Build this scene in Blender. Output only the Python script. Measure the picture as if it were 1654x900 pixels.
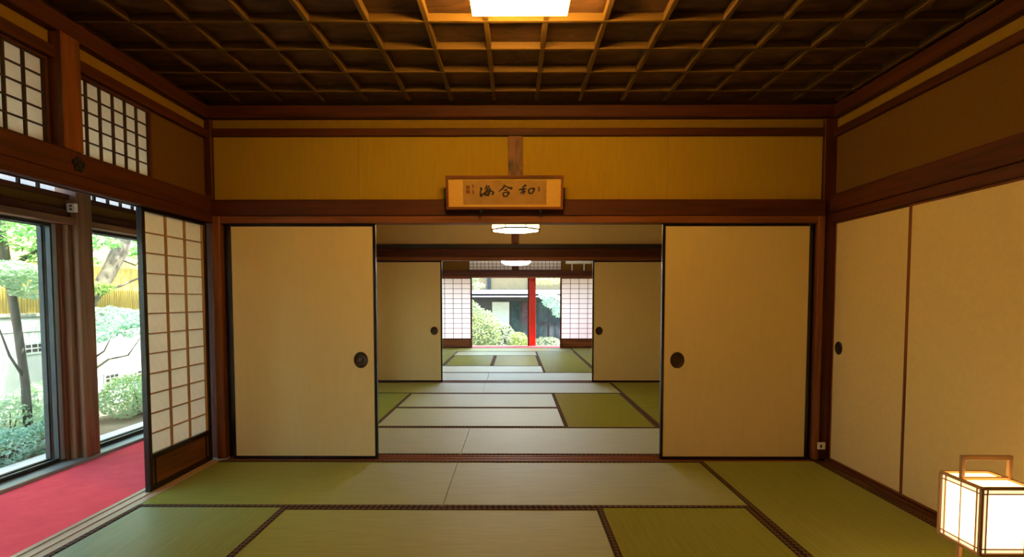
import bpy, bmesh, math, random
from mathutils import Vector, Matrix
R = math.radians
random.seed(7)
for o in list(bpy.data.objects):
    bpy.data.objects.remove(o)
scn = bpy.context.scene
COL = scn.collection

# ------------------------------------------------------------------ camera
cam_data = bpy.data.cameras.new('camera')
cam = bpy.data.objects.new('camera', cam_data)
COL.objects.link(cam)
cam.location = (0, 0, 1.22)
cam.rotation_euler = (R(90 - 2.8), 0, R(0.3))
cam_data.sensor_width = 36.0
cam_data.lens = 18.762
cam_data.shift_x = -0.0003
cam_data.shift_y = 0.04605
cam_data.clip_start = 0.02
cam_data.clip_end = 300
scn.camera = cam

# ------------------------------------------------------------------ world, sun, exposure
world = bpy.data.worlds.new('sky')
scn.world = world
world.use_nodes = True
wn = world.node_tree
bg = wn.nodes['Background']
sky = wn.nodes.new('ShaderNodeTexSky')
sky.sky_type = 'NISHITA'
sky.sun_disc = False
sky.sun_elevation = R(55)
sky.sun_rotation = R(60)
sky.air_density = 1.0
sky.dust_density = 3.0
sky.ozone_density = 1.0
wn.links.new(sky.outputs[0], bg.inputs[0])
bg.inputs[1].default_value = 2.0

sun_data = bpy.data.lights.new('sun', 'SUN')
sun_data.energy = 24.0
sun_data.angle = R(1.0)
sun_data.color = (1.0, 0.95, 0.86)
sun = bpy.data.objects.new('sun', sun_data)
COL.objects.link(sun)
sun.location = (20, 20, 30)
sun.rotation_euler = Vector((-0.42, -0.30, -0.86)).to_track_quat('-Z', 'Y').to_euler()

scn.view_settings.view_transform = 'Standard'
scn.view_settings.look = 'None'
scn.view_settings.gamma = 1.0
scn.view_settings.use_curve_mapping = False
scn.view_settings.exposure = 0.0
scn.cycles.max_bounces = 10
scn.cycles.diffuse_bounces = 6
scn.cycles.transparent_max_bounces = 16
scn.cycles.sample_clamp_indirect = 6.0

# ------------------------------------------------------------------ materials
def new_mat(name):
    m = bpy.data.materials.new(name)
    m.use_nodes = True
    nt = m.node_tree
    return m, nt, nt.nodes['Principled BSDF'], nt.links

def ramp(nt, stops):
    r = nt.nodes.new('ShaderNodeValToRGB')
    e = r.color_ramp.elements
    while len(e) < len(stops):
        e.new(0.5)
    for el, (p, c) in zip(e, stops):
        el.position = p
        el.color = (*c, 1)
    return r

def coords(nt, scale, kind='Object', rand=True):
    tc = nt.nodes.new('ShaderNodeTexCoord')
    mp = nt.nodes.new('ShaderNodeMapping')
    mp.inputs['Scale'].default_value = scale
    nt.links.new(tc.outputs[kind], mp.inputs['Vector'])
    if rand:
        oi = nt.nodes.new('ShaderNodeObjectInfo')
        mu = nt.nodes.new('ShaderNodeMath'); mu.operation = 'MULTIPLY'; mu.inputs[1].default_value = 37.0
        nt.links.new(oi.outputs['Random'], mu.inputs[0])
        cb = nt.nodes.new('ShaderNodeCombineXYZ')
        for i in range(3):
            nt.links.new(mu.outputs[0], cb.inputs[i])
        nt.links.new(cb.outputs[0], mp.inputs['Location'])
    return mp

def wood(name, c, axis, rough=0.38, dark=0.55, light=1.35, figure=False):
    m, nt, b, L = new_mat(name)
    s = [14, 14, 14]; s['xyz'.index(axis)] = 0.9
    if figure:
        s = [5, 5, 5]; s['xyz'.index(axis)] = 2.0
    mp = coords(nt, s)
    n = nt.nodes.new('ShaderNodeTexNoise')
    n.inputs['Scale'].default_value = 1.6
    n.inputs['Detail'].default_value = 7
    n.inputs['Distortion'].default_value = 2.2 if figure else 0.6
    L.new(mp.outputs[0], n.inputs['Vector'])
    r = ramp(nt, [(0.3, [x * dark for x in c]), (0.52, c), (0.75, [min(1, x * light) for x in c])])
    L.new(n.outputs['Fac'], r.inputs[0])
    L.new(r.outputs[0], b.inputs['Base Color'])
    b.inputs['Roughness'].default_value = rough
    b.inputs['Specular IOR Level'].default_value = 0.28
    bp = nt.nodes.new('ShaderNodeBump'); bp.inputs['Strength'].default_value = 0.12; bp.inputs['Distance'].default_value = 0.003
    L.new(n.outputs['Fac'], bp.inputs['Height']); L.new(bp.outputs[0], b.inputs['Normal'])
    return m

M = {}
for ax in 'xyz':
    M['beam_' + ax] = wood('stained_beam_wood_' + ax, (0.074, 0.0165, 0.0045), ax, 0.6)
    M['post_' + ax] = wood('post_wood_' + ax, (0.185, 0.058, 0.017), ax, 0.50)
    M['pale_' + ax] = wood('pale_sill_wood_' + ax, (0.52, 0.38, 0.22), ax, 0.45, 0.75, 1.15)
    M['kumiko_' + ax] = wood('lattice_wood_' + ax, (0.42, 0.24, 0.10), ax, 0.5, 0.8, 1.15)
    M['rib_' + ax] = wood('ceiling_rib_wood_' + ax, (0.115, 0.060, 0.010), ax, 0.7, 0.75, 1.2)
    M['dkumiko_' + ax] = wood('dark_lattice_wood_' + ax, (0.060, 0.030, 0.014), ax, 0.5)
    M['old_' + ax] = wood('veranda_wood_' + ax, (0.215, 0.105, 0.046), ax, 0.5)
M['coffer'] = wood('figured_coffer_board', (0.095, 0.045, 0.022), 'x', 0.5, 0.35, 1.7, True)
M['knotty'] = wood('knotty_post_wood', (0.16, 0.05, 0.018), 'z', 0.5, 0.12, 1.5, True)
M['skirt'] = wood('door_skirting_board', (0.16, 0.065, 0.025), 'y', 0.4)

def plain(name, c, rough=0.5, var=0.08, scale=(6, 6, 6), metal=0.0, bump=0.0, detail=4, spec=0.5):
    m, nt, b, L = new_mat(name)
    mp = coords(nt, scale)
    n = nt.nodes.new('ShaderNodeTexNoise')
    n.inputs['Scale'].default_value = 1.0
    n.inputs['Detail'].default_value = detail
    L.new(mp.outputs[0], n.inputs['Vector'])
    r = ramp(nt, [(0.3, [x * (1 - var) for x in c]), (0.7, [min(1, x * (1 + var)) for x in c])])
    L.new(n.outputs['Fac'], r.inputs[0])
    L.new(r.outputs[0], b.inputs['Base Color'])
    b.inputs['Roughness'].default_value = rough
    b.inputs['Metallic'].default_value = metal
    b.inputs['Specular IOR Level'].default_value = spec
    if bump:
        bp = nt.nodes.new('ShaderNodeBump'); bp.inputs['Strength'].default_value = bump; bp.inputs['Distance'].default_value = 0.004
        L.new(n.outputs['Fac'], bp.inputs['Height']); L.new(bp.outputs[0], b.inputs['Normal'])
    return m

M['fusuma'] = plain('cream_door_paper', (0.64, 0.50, 0.215), 0.75, 0.022, (30, 30, 4), bump=0.02, spec=0.2)
M['fusuma2'] = plain('cream_closet_paper', (0.66, 0.505, 0.21), 0.75, 0.03, (30, 30, 30), bump=0.05, spec=0.2)
M['plaster'] = plain('ochre_wall_paper', (0.375, 0.235, 0.018), 0.85, 0.05, (40, 40, 5), bump=0.04, spec=0.15)
M['sandwall'] = plain('brown_sand_plaster', (0.145, 0.070, 0.012), 0.9, 0.08, (60, 60, 60), bump=0.08, spec=0.1)
M['band'] = plain('ochre_band_plaster', (0.25, 0.145, 0.014), 0.85, 0.05, (20, 20, 20), spec=0.15)
M['lacquer'] = plain('black_lacquer', (0.008, 0.006, 0.006), 0.25, 0.1)
M['bronze'] = plain('dark_bronze', (0.055, 0.032, 0.018), 0.45, 0.3, (90, 90, 90), metal=0.6)
M['iron'] = plain('black_iron', (0.02, 0.018, 0.016), 0.55, 0.2, metal=0.5)
M['gold'] = plain('gold_mount_cloth', (0.62, 0.36, 0.055), 0.6, 0.06, (60, 60, 60))
M['scroll'] = plain('aged_writing_paper', (0.36, 0.20, 0.045), 0.8, 0.12, (12, 12, 12))
M['ink'] = plain('black_ink', (0.018, 0.012, 0.010), 0.6, 0.1)
M['seal'] = plain('faded_red_seal', (0.17, 0.045, 0.015), 0.7, 0.3, (120, 120, 120))
M['socketw'] = plain('ivory_plastic', (0.72, 0.68, 0.56), 0.4, 0.02)
M['socketd'] = plain('dark_slot', (0.03, 0.03, 0.03), 0.5, 0.02)
M['alum'] = plain('grey_green_sash_metal', (0.30, 0.33, 0.30), 0.45, 0.05, metal=0.3)
M['seal_rubber'] = plain('dark_sash_gasket', (0.012, 0.018, 0.015), 0.5, 0.1)
M['cord'] = plain('lamp_cord', (0.05, 0.04, 0.03), 0.6, 0.1)
M['red'] = plain('carpet_bounce_red', (0.62, 0.035, 0.018), 0.5, 0.08, (10, 10, 2))  # red bounce from the carpet put into the colour of post and rail
M['roofing'] = plain('roof_grey', (0.12, 0.12, 0.12), 0.7, 0.1)
M['whitebox'] = plain('white_housing', (0.75, 0.74, 0.70), 0.5, 0.02)

# red carpet
m, nt, b, L = new_mat('red_felt_carpet'); M['carpet'] = m
mp = coords(nt, (5, 5, 5), rand=False)
n = nt.nodes.new('ShaderNodeTexNoise'); n.inputs['Scale'].default_value = 1.5; n.inputs['Detail'].default_value = 8; n.inputs['Roughness'].default_value = 0.7
L.new(mp.outputs[0], n.inputs['Vector'])
r = ramp(nt, [(0.3, (0.80, 0.040, 0.060)), (0.7, (0.93, 0.070, 0.085))])
L.new(n.outputs['Fac'], r.inputs[0]); L.new(r.outputs[0], b.inputs['Base Color'])
b.inputs['Roughness'].default_value = 0.95; b.inputs['Specular IOR Level'].default_value = 0.1
b.inputs['Sheen Weight'].default_value = 0.08; b.inputs['Sheen Roughness'].default_value = 0.6
n2 = nt.nodes.new('ShaderNodeTexNoise'); n2.inputs['Scale'].default_value = 260
bp = nt.nodes.new('ShaderNodeBump'); bp.inputs['Strength'].default_value = 0.25; bp.inputs['Distance'].default_value = 0.003
L.new(n2.outputs['Fac'], bp.inputs['Height']); L.new(bp.outputs[0], b.inputs['Normal'])

# tatami rush: fine ribs, stalks across the mat; smoother along the stalks than across them
m, nt, b, L = new_mat('woven_rush'); M['tatami'] = m
mp = coords(nt, (3, 60, 3))
n = nt.nodes.new('ShaderNodeTexNoise'); n.inputs['Scale'].default_value = 1.4; n.inputs['Detail'].default_value = 5
L.new(mp.outputs[0], n.inputs['Vector'])
r = ramp(nt, [(0.3, (0.215, 0.25, 0.040)), (0.7, (0.275, 0.315, 0.060))])
L.new(n.outputs['Fac'], r.inputs[0])
L.new(r.outputs[0], b.inputs['Base Color'])
b.inputs['Roughness'].default_value = 0.46
b.inputs['Anisotropic'].default_value = 0.9
b.inputs['IOR'].default_value = 1.62
tg = nt.nodes.new('ShaderNodeTangent'); tg.direction_type = 'UV_MAP'; tg.uv_map = 'UVMap'
L.new(tg.outputs[0], b.inputs['Tangent'])
tc = nt.nodes.new('ShaderNodeTexCoord')
wv = nt.nodes.new('ShaderNodeTexWave'); wv.wave_type = 'BANDS'; wv.bands_direction = 'Y'
wv.inputs['Scale'].default_value = 28.0; wv.inputs['Distortion'].default_value = 0.8; wv.inputs['Detail'].default_value = 1.0
L.new(tc.outputs['Object'], wv.inputs['Vector'])
bp = nt.nodes.new('ShaderNodeBump'); bp.inputs['Strength'].default_value = 0.12; bp.inputs['Distance'].default_value = 0.002
L.new(wv.outputs['Fac'], bp.inputs['Height']); L.new(bp.outputs[0], b.inputs['Normal'])

# tatami cloth border with a small woven pattern
m, nt, b, L = new_mat('brocade_border'); M['heri'] = m
tc = nt.nodes.new('ShaderNodeTexCoord')
mp = nt.nodes.new('ShaderNodeMapping'); mp.inputs['Rotation'].default_value = (0, 0, R(45))
L.new(tc.outputs['Object'], mp.inputs['Vector'])
ck = nt.nodes.new('ShaderNodeTexChecker'); ck.inputs['Scale'].default_value = 42
ck.inputs['Color1'].default_value = (0.016, 0.010, 0.007, 1); ck.inputs['Color2'].default_value = (0.125, 0.07, 0.034, 1)
L.new(mp.outputs[0], ck.inputs['Vector']); L.new(ck.outputs[0], b.inputs['Base Color'])
b.inputs['Roughness'].default_value = 0.9; b.inputs['Specular IOR Level'].default_value = 0.15

# shoji paper
def paper_mat(name, c, trans):
    m, nt, b, L = new_mat(name)
    out = nt.nodes['Material Output']
    b.inputs['Base Color'].default_value = (*c, 1); b.inputs['Roughness'].default_value = 0.9
    b.inputs['Specular IOR Level'].default_value = 0.1
    mp = coords(nt, (14, 14, 14), rand=False)
    n = nt.nodes.new('ShaderNodeTexNoise'); n.inputs['Scale'].default_value = 2.0; n.inputs['Detail'].default_value = 6
    L.new(mp.outputs[0], n.inputs['Vector'])
    r = ramp(nt, [(0.3, [x * 0.94 for x in c]), (0.7, c)])
    L.new(n.outputs['Fac'], r.inputs[0]); L.new(r.outputs[0], b.inputs['Base Color'])
    t = nt.nodes.new('ShaderNodeBsdfTranslucent'); L.new(r.outputs[0], t.inputs['Color'])
    mx = nt.nodes.new('ShaderNodeMixShader'); mx.inputs[0].default_value = trans
    L.new(b.outputs[0], mx.inputs[1]); L.new(t.outputs[0], mx.inputs[2]); L.new(mx.outputs[0], out.inputs['Surface'])
    return m
M['paper'] = paper_mat('shoji_paper', (0.88, 0.85, 0.74), 0.42)
M['paper_hi'] = paper_mat('transom_paper', (0.92, 0.90, 0.80), 0.66)
M['paper_far'] = paper_mat('far_shoji_paper', (0.90, 0.89, 0.87), 0.66)

# glass: clear, with a faint mirror
m, nt, b, L = new_mat('window_glass'); M['glass'] = m
out = nt.nodes['Material Output']
tr = nt.nodes.new('ShaderNodeBsdfTransparent'); tr.inputs[0].default_value = (0.95, 0.985, 0.955, 1)
gl = nt.nodes.new('ShaderNodeBsdfGlossy'); gl.inputs['Roughness'].default_value = 0.02
fr = nt.nodes.new('ShaderNodeMapRange')
lw = nt.nodes.new('ShaderNodeLayerWeight'); lw.inputs[0].default_value = 0.5
pw = nt.nodes.new('ShaderNodeMath'); pw.operation = 'POWER'; pw.inputs[1].default_value = 4.0
L.new(lw.outputs['Facing'], pw.inputs[0]); L.new(pw.outputs[0], fr.inputs[0])
fr.inputs['To Min'].default_value = 0.015; fr.inputs['To Max'].default_value = 0.30
mx = nt.nodes.new('ShaderNodeMixShader')
L.new(fr.outputs[0], mx.inputs[0]); L.new(tr.outputs[0], mx.inputs[1]); L.new(gl.outputs[0], mx.inputs[2]); L.new(mx.outputs[0], out.inputs['Surface'])

def glow(name, c, s):
    m, nt, b, L = new_mat(name)
    b.inputs['Base Color'].default_value = (0.8, 0.78, 0.7, 1)
    b.inputs['Emission Color'].default_value = (*c, 1)
    b.inputs['Emission Strength'].default_value = s
    return m
M['lamp_main'] = glow('ceiling_lamp_diffuser', (1.0, 0.45, 0.09), 29)
M['lamp_side'] = glow('ceiling_lamp_side_panel', (1.0, 0.54, 0.10), 150)
M['lamp_mid'] = glow('middle_lamp_diffuser', (1.0, 0.60, 0.24), 25)
M['lamp_far'] = glow('far_lamp_diffuser', (1.0, 0.95, 0.85), 36)
M['andon_edge_dim'] = glow('lantern_edge_falloff', (1.0, 0.66, 0.36), 1.35)  # weaker glow toward the shade edges, bulb falloff put into the emission
M['andon'] = glow('lantern_paper_lit', (1.0, 0.56, 0.20), 6.5)

def leafmat(name, c1, c2, tr=0.4):
    m, nt, b, L = new_mat(name)
    out = nt.nodes['Material Output']
    mp = coords(nt, (9, 9, 9), rand=False)
    n = nt.nodes.new('ShaderNodeTexNoise'); n.inputs['Scale'].default_value = 1.6; n.inputs['Detail'].default_value = 5
    L.new(mp.outputs[0], n.inputs['Vector'])
    r = ramp(nt, [(0.35, c1), (0.65, c2)])
    L.new(n.outputs['Fac'], r.inputs[0]); L.new(r.outputs[0], b.inputs['Base Color'])
    b.inputs['Roughness'].default_value = 0.45
    t = nt.nodes.new('ShaderNodeBsdfTranslucent'); L.new(r.outputs[0], t.inputs['Color'])
    mx = nt.nodes.new('ShaderNodeMixShader'); mx.inputs[0].default_value = tr
    L.new(b.outputs[0], mx.inputs[1]); L.new(t.outputs[0], mx.inputs[2]); L.new(mx.outputs[0], out.inputs['Surface'])
    return m
M['leaf_green'] = leafmat('maple_leaf_green', (0.16, 0.40, 0.10), (0.42, 0.68, 0.28))
M['leaf_pale'] = leafmat('pale_leaf', (0.42, 0.60, 0.38), (0.74, 0.84, 0.66))
M['leaf_far'] = leafmat('sunlit_bush_leaf', (0.16, 0.27, 0.12), (0.44, 0.52, 0.34), 0.3)
M['leaf_blue'] = leafmat('blue_green_leaf', (0.28, 0.52, 0.40), (0.58, 0.78, 0.66))
M['leaf_yellow'] = leafmat('yellow_green_leaf', (0.28, 0.42, 0.10), (0.50, 0.62, 0.24))
M['leaf_dark'] = leafmat('dark_leaf', (0.05, 0.14, 0.07), (0.16, 0.32, 0.16))
M['bark'] = plain('grey_brown_bark', (0.13, 0.105, 0.085), 0.9, 0.4, (20, 20, 5), bump=0.5)
M['soil'] = plain('garden_soil', (0.20, 0.17, 0.12), 0.95, 0.3, (3, 3, 3), bump=0.4, detail=8)
M['concrete'] = plain('weathered_concrete', (0.70, 0.70, 0.73), 0.9, 0.14, (1.6, 1.6, 3), bump=0.15, detail=8)
M['coping'] = plain('mossy_coping', (0.25, 0.26, 0.22), 0.9, 0.3, (6, 6, 6))
M['bamboo'] = plain('yellow_bamboo', (0.72, 0.50, 0.15), 0.45, 0.16, (25, 25, 3))
M['stone'] = plain('pale_paving_stone', (0.66, 0.66, 0.66), 0.85, 0.12, (4, 4, 4), bump=0.2, detail=8)
M['housewall'] = plain('ochre_house_wall', (0.30, 0.235, 0.11), 0.9, 0.06)
M['housedark'] = plain('dark_house_boards', (0.035, 0.045, 0.045), 0.5, 0.3, (2, 2, 8))
M['houseglass'] = plain('dim_house_glass', (0.035, 0.06, 0.06), 0.08, 0.3)
M['houseblind'] = plain('pale_green_blind', (0.50, 0.60, 0.52), 0.6, 0.05)
M['eave'] = plain('pale_eave_metal', (0.42, 0.42, 0.44), 0.5, 0.06)

# ------------------------------------------------------------------ builders
cache = {}
def box_mesh(dx, dy, dz, mat, bev):
    key = (round(dx, 4), round(dy, 4), round(dz, 4), mat, bev)
    if key in cache:
        return cache[key]
    me = bpy.data.meshes.new('box')
    bm = bmesh.new()
    bmesh.ops.create_cube(bm, size=1.0)
    bmesh.ops.scale(bm, vec=(dx, dy, dz), verts=bm.verts)
    bb = min(bev, 0.3 * min(dx, dy, dz))
    if bb > 0.0003:
        bmesh.ops.bevel(bm, geom=list(bm.edges), offset=bb, segments=1, affect='EDGES', profile=0.5)
    bm.to_mesh(me); bm.free()
    me.materials.append(M[mat])
    cache[key] = me
    return me

def wloc(o):
    v = Vector(o.location)
    while o.parent:
        o = o.parent
        v += o.location
    return v

def link(name, me, parent=None, loc=(0, 0, 0)):
    o = bpy.data.objects.new(name, me)
    COL.objects.link(o)
    loc = Vector(loc)
    if parent:
        o.parent = parent
        loc = loc - wloc(parent)
    o.location = loc
    return o

def tag(o, label=None, cat=None, kind=None, group=None):
    if label: o['label'] = label
    if cat: o['category'] = cat
    if kind: o['kind'] = kind
    if group: o['group'] = group
    return o

def E(name, loc, label, cat, kind=None, group=None):
    o = bpy.data.objects.new(name, None)
    COL.objects.link(o); o.location = loc
    o.empty_display_size = 0.1
    return tag(o, label, cat, kind, group)

def B(name, x0, x1, y0, y1, z0, z1, mat, parent=None, bev=0.0025):
    x0, x1 = sorted((x0, x1)); y0, y1 = sorted((y0, y1)); z0, z1 = sorted((z0, z1))
    return link(name, box_mesh(x1 - x0, y1 - y0, z1 - z0, mat, bev), parent, ((x0 + x1) / 2, (y0 + y1) / 2, (z0 + z1) / 2))

def P(ax, name, u0, u1, n0, n1, z0, z1, mat, parent, bev=0.0025):
    """box on a panel: ax 'y' = panel faces along Y (u is X); ax 'x' = panel faces along X (u is Y)"""
    if ax == 'y':
        return B(name, u0, u1, n0, n1, z0, z1, mat, parent, bev)
    return B(name, n0, n1, u0, u1, z0, z1, mat, parent, bev)

def mesh_obj(name, verts, faces, mat, parent=None, loc=(0, 0, 0), smooth=False):
    me = bpy.data.meshes.new(name)
    me.from_pydata([tuple(v) for v in verts], [], faces)
    me.materials.append(M[mat])
    if smooth:
        me.polygons.foreach_set('use_smooth', [True] * len(me.polygons))
    me.update()
    return link(name, me, parent, loc)

def lathe(name, prof, mat, parent, loc, axis, seg=28, sz=1.0, smooth=True):
    """profile of (radius, height along axis)"""
    vs, fs = [], []
    for (r_, h) in prof:
        for k in range(seg):
            a = 2 * math.pi * k / seg
            p = Vector((r_ * math.cos(a), r_ * math.sin(a) * sz, h))
            if axis == '-y': p = Vector((p.x, -p.z, p.y))
            elif axis == '-x': p = Vector((-p.z, p.x, p.y))
            elif axis == '+x': p = Vector((p.z, p.x, p.y))
            vs.append(p)
    n = len(prof)
    for i in range(n - 1):
        for k in range(seg):
            k2 = (k + 1) % seg
            fs.append((i * seg + k, i * seg + k2, (i + 1) * seg + k2, (i + 1) * seg + k))
    fs.append(tuple(range((n - 1) * seg, n * seg)))
    fs.append(tuple(reversed(range(seg))))
    return mesh_obj(name, vs, fs, mat, parent, loc, smooth)

def tube(name, pts, rad, mat, parent=None, seg=8):
    """tapered tube along world points; origin at the first point"""
    pts = [Vector(p) for p in pts]
    o0 = pts[0].copy()
    vs, fs = [], []
    n = len(pts)
    for i, p in enumerate(pts):
        d = (pts[min(i + 1, n - 1)] - pts[max(i - 1, 0)]).normalized()
        a = d.cross(Vector((0.13, 0.31, 0.94)))
        if a.length < 0.05: a = d.cross(Vector((1, 0, 0)))
        a.normalize(); c = d.cross(a)
        rr = rad[i] if isinstance(rad, (list, tuple)) else rad
        for k in range(seg):
            t = 2 * math.pi * k / seg
            vs.append(p - o0 + (a * math.cos(t) + c * math.sin(t)) * rr)
    for i in range(n - 1):
        for k in range(seg):
            k2 = (k + 1) % seg
            fs.append((i * seg + k, i * seg + k2, (i + 1) * seg + k2, (i + 1) * seg + k))
    fs.append(tuple(reversed(range(seg)))); fs.append(tuple(range((n - 1) * seg, n * seg)))
    return mesh_obj(name, vs, fs, mat, parent, o0, True)

S = 'structure'
# key planes
XL, XR = -2.24, 2.285          # edges of the mats
YA, YA2 = 3.98, 4.135          # threshold between front and middle room
YB, YB2 = 7.815, 7.97          # threshold between middle and far room
YC, YC2 = 13.40, 13.56         # far lattice-door track
W = 0.905
CEIL = 2.66

# ------------------------------------------------------------------ ground, roof
gr = B('ground', -30, 30, -20, 60, -0.65, -0.47, 'soil', bev=0)
tag(gr, 'bare garden soil around the house', 'ground', S)
st = B('path', -5.05, -3.42, -3, 16.5, -0.469, -0.43, 'stone', bev=0.01)
tag(st, 'pale stone apron below the veranda sill', 'path', S)
st = B('path', -3.4, 6, 14.45, 15.2, -0.469, -0.43, 'stone', bev=0.01)
tag(st, 'pale stone apron beyond the far veranda', 'path', S)
rf = B('roof', -4.15, 3.6, -2.6, 15.0, 3.02, 3.12, 'roofing', bev=0)
tag(rf, 'grey roof over the rooms', 'roof', S)

# ------------------------------------------------------------------ tatami floors
def mat_mesh(lx, ly):
    key = ('mat', lx, ly)
    if key in cache: return cache[key]
    me = bpy.data.meshes.new('mat')
    bm = bmesh.new()
    bmesh.ops.create_cube(bm, size=1.0)
    bmesh.ops.scale(bm, vec=(lx - 0.002, ly - 0.002, 0.045), verts=bm.verts)
    bmesh.ops.bevel(bm, geom=list(bm.edges), offset=0.003, segments=1, affect='EDGES')
    uv = bm.loops.layers.uv.new('UVMap')
    for f in bm.faces:
        for lp in f.loops:
            lp[uv].uv = (lp.vert.co.x, lp.vert.co.y)
    bm.to_mesh(me); bm.free()
    me.materials.append(M['tatami'])
    cache[key] = me
    return me

def tatami(floor, x0, x1, y0, y1):
    lx, ly = x1 - x0, y1 - y0
    horiz = lx > ly
    a, c = round(max(lx, ly), 4), round(min(lx, ly), 4)
    o = link('tatami_mat', mat_mesh(a, c), floor, ((x0 + x1) / 2, (y0 + y1) / 2, -0.0225))
    if not horiz:
        o.rotation_euler.z = R(90)
    for s in (-1, 1):
        bo = bpy.data.objects.new('cloth_border', box_mesh(a - 0.004, 0.034, 0.003, 'heri', 0))
        COL.objects.link(bo); bo.parent = o
        bo.location = (0, s * (c / 2 - 0.0185), 0.0235)

def ten_mats(floor, ytop, wy):
    """ten-mat layout, ytop = edge of the row that lies against the threshold seen from the camera"""
    X = [XL + W * i for i in range(6)]
    Y = [ytop - wy * i for i in range(5)]      # Y[0] far edge
    tatami(floor, X[0], X[2], Y[1], Y[0]); tatami(floor, X[2], X[4], Y[1], Y[0])
    tatami(floor, X[0], X[1], Y[3], Y[1])
    tatami(floor, X[1], X[3], Y[2], Y[1]); tatami(floor, X[1], X[3], Y[3], Y[2])
    tatami(floor, X[3], X[4], Y[3], Y[1])
    tatami(floor, X[4], X[5], Y[2], Y[0]); tatami(floor, X[4], X[5], Y[4], Y[2])
    tatami(floor, X[0], X[2], Y[4], Y[3]); tatami(floor, X[2], X[4], Y[4], Y[3])

fl = B('floor', XL, XR, -1.5, YA, -0.14, -0.047, 'old_x', bev=0)
tag(fl, 'tatami floor of the front room', 'floor', S)
ten_mats(fl, YA, W)
yb = YA - 4 * W
X = [XL + W * i for i in range(6)]
for i in range(5):
    tatami(fl, X[i], X[i + 1], yb - 2 * W, yb)
fl2 = B('floor', XL, XR, YA2, YB, -0.14, -0.047, 'old_x', bev=0)
tag(fl2, 'tatami floor of the middle room', 'floor', S)
ten_mats(fl2, YB, (YB - YA2) / 4)
fl3 = B('floor', XL, XR, YB2, YC, -0.14, -0.047, 'old_x', bev=0)
tag(fl3, 'tatami floor of the far room by the garden', 'floor', S)
Y = [YB2 + W * i for i in range(7)]
tatami(fl3, X[0], X[2], Y[0], Y[1]); tatami(fl3, X[2], X[4], Y[0], Y[1]); tatami(fl3, X[4], X[5], Y[0], Y[2])
tatami(fl3, X[0], X[1], Y[1], Y[3]); tatami(fl3, X[1], X[3], Y[1], Y[2]); tatami(fl3, X[3], X[4], Y[1], Y[3])
tatami(fl3, X[1], X[2], Y[2], Y[4]); tatami(fl3, X[2], X[3], Y[2], Y[4]); tatami(fl3, X[4], X[5], Y[2], Y[4])
tatami(fl3, X[0], X[1], Y[3], Y[5]); tatami(fl3, X[1], X[3], Y[4], Y[5]); tatami(fl3, X[3], X[4], Y[3], Y[5])
tatami(fl3, X[4], X[5], Y[4], Y[6]); tatami(fl3, X[0], X[2], Y[5], Y[6]); tatami(fl3, X[2], X[4], Y[5], Y[6])

# ------------------------------------------------------------------ thresholds
def threshold(name, x0, x1, y0, y1, along, mat, label, n=2):
    t = E(name, ((x0 + x1) / 2, (y0 + y1) / 2, -0.045), label, 'threshold', S)
    mt = mat + '_' + along
    B('board', x0, x1, y0, y1, -0.045, -0.004, mt, t)
    if along == 'x':
        w = (y1 - y0) / (2 * n + 1)
        for i in range(n + 1):
            B('groove_rail', x0, x1, y0 + 2 * i * w, y0 + (2 * i + 1) * w, -0.004, 0.0, mt, t, 0.001)
    else:
        w = (x1 - x0) / (2 * n + 1)
        for i in range(n + 1):
            B('groove_rail', x0 + 2 * i * w, x0 + (2 * i + 1) * w, y0, y1, -0.004, 0.0, mt, t, 0.001)
    return t
threshold('trim_1', XL + 0.03, XR - 0.03, YA, YA2, 'x', 'post', 'grooved brown threshold between front and middle room')
threshold('trim_2', XL + 0.06, XR - 0.02, YB, YB2, 'x', 'post', 'grooved brown threshold between middle and far room')
threshold('trim_3', XL + 0.06, XR - 0.02, YC, YC2, 'x', 'post', 'grooved threshold under the far lattice doors')
threshold('trim_4', -2.40, XL, -1.5, 4.01, 'y', 'pale', 'pale grooved wooden sill between tatami and red carpet')
threshold('trim_5', XR, 2.43, -1.5, 4.01, 'y', 'beam', 'dark wooden threshold under the closet doors')
for (a, b_) in ((YA2, YB), (YB2, YC)):
    t = B('trim_6', -2.40, XL, a + 0.01, b_ - 0.01, -0.045, 0, 'pale_y'); tag(t, 'pale wooden sill on the garden side of the %s room' % ('middle' if a < 5 else 'far'), 'threshold', S)
    t = B('trim_7', XR, 2.43, a + 0.01, b_ - 0.01, -0.045, 0, 'beam_y'); tag(t, 'dark wooden edge board on the inner side of the %s room' % ('middle' if a < 5 else 'far'), 'threshold', S)

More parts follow.
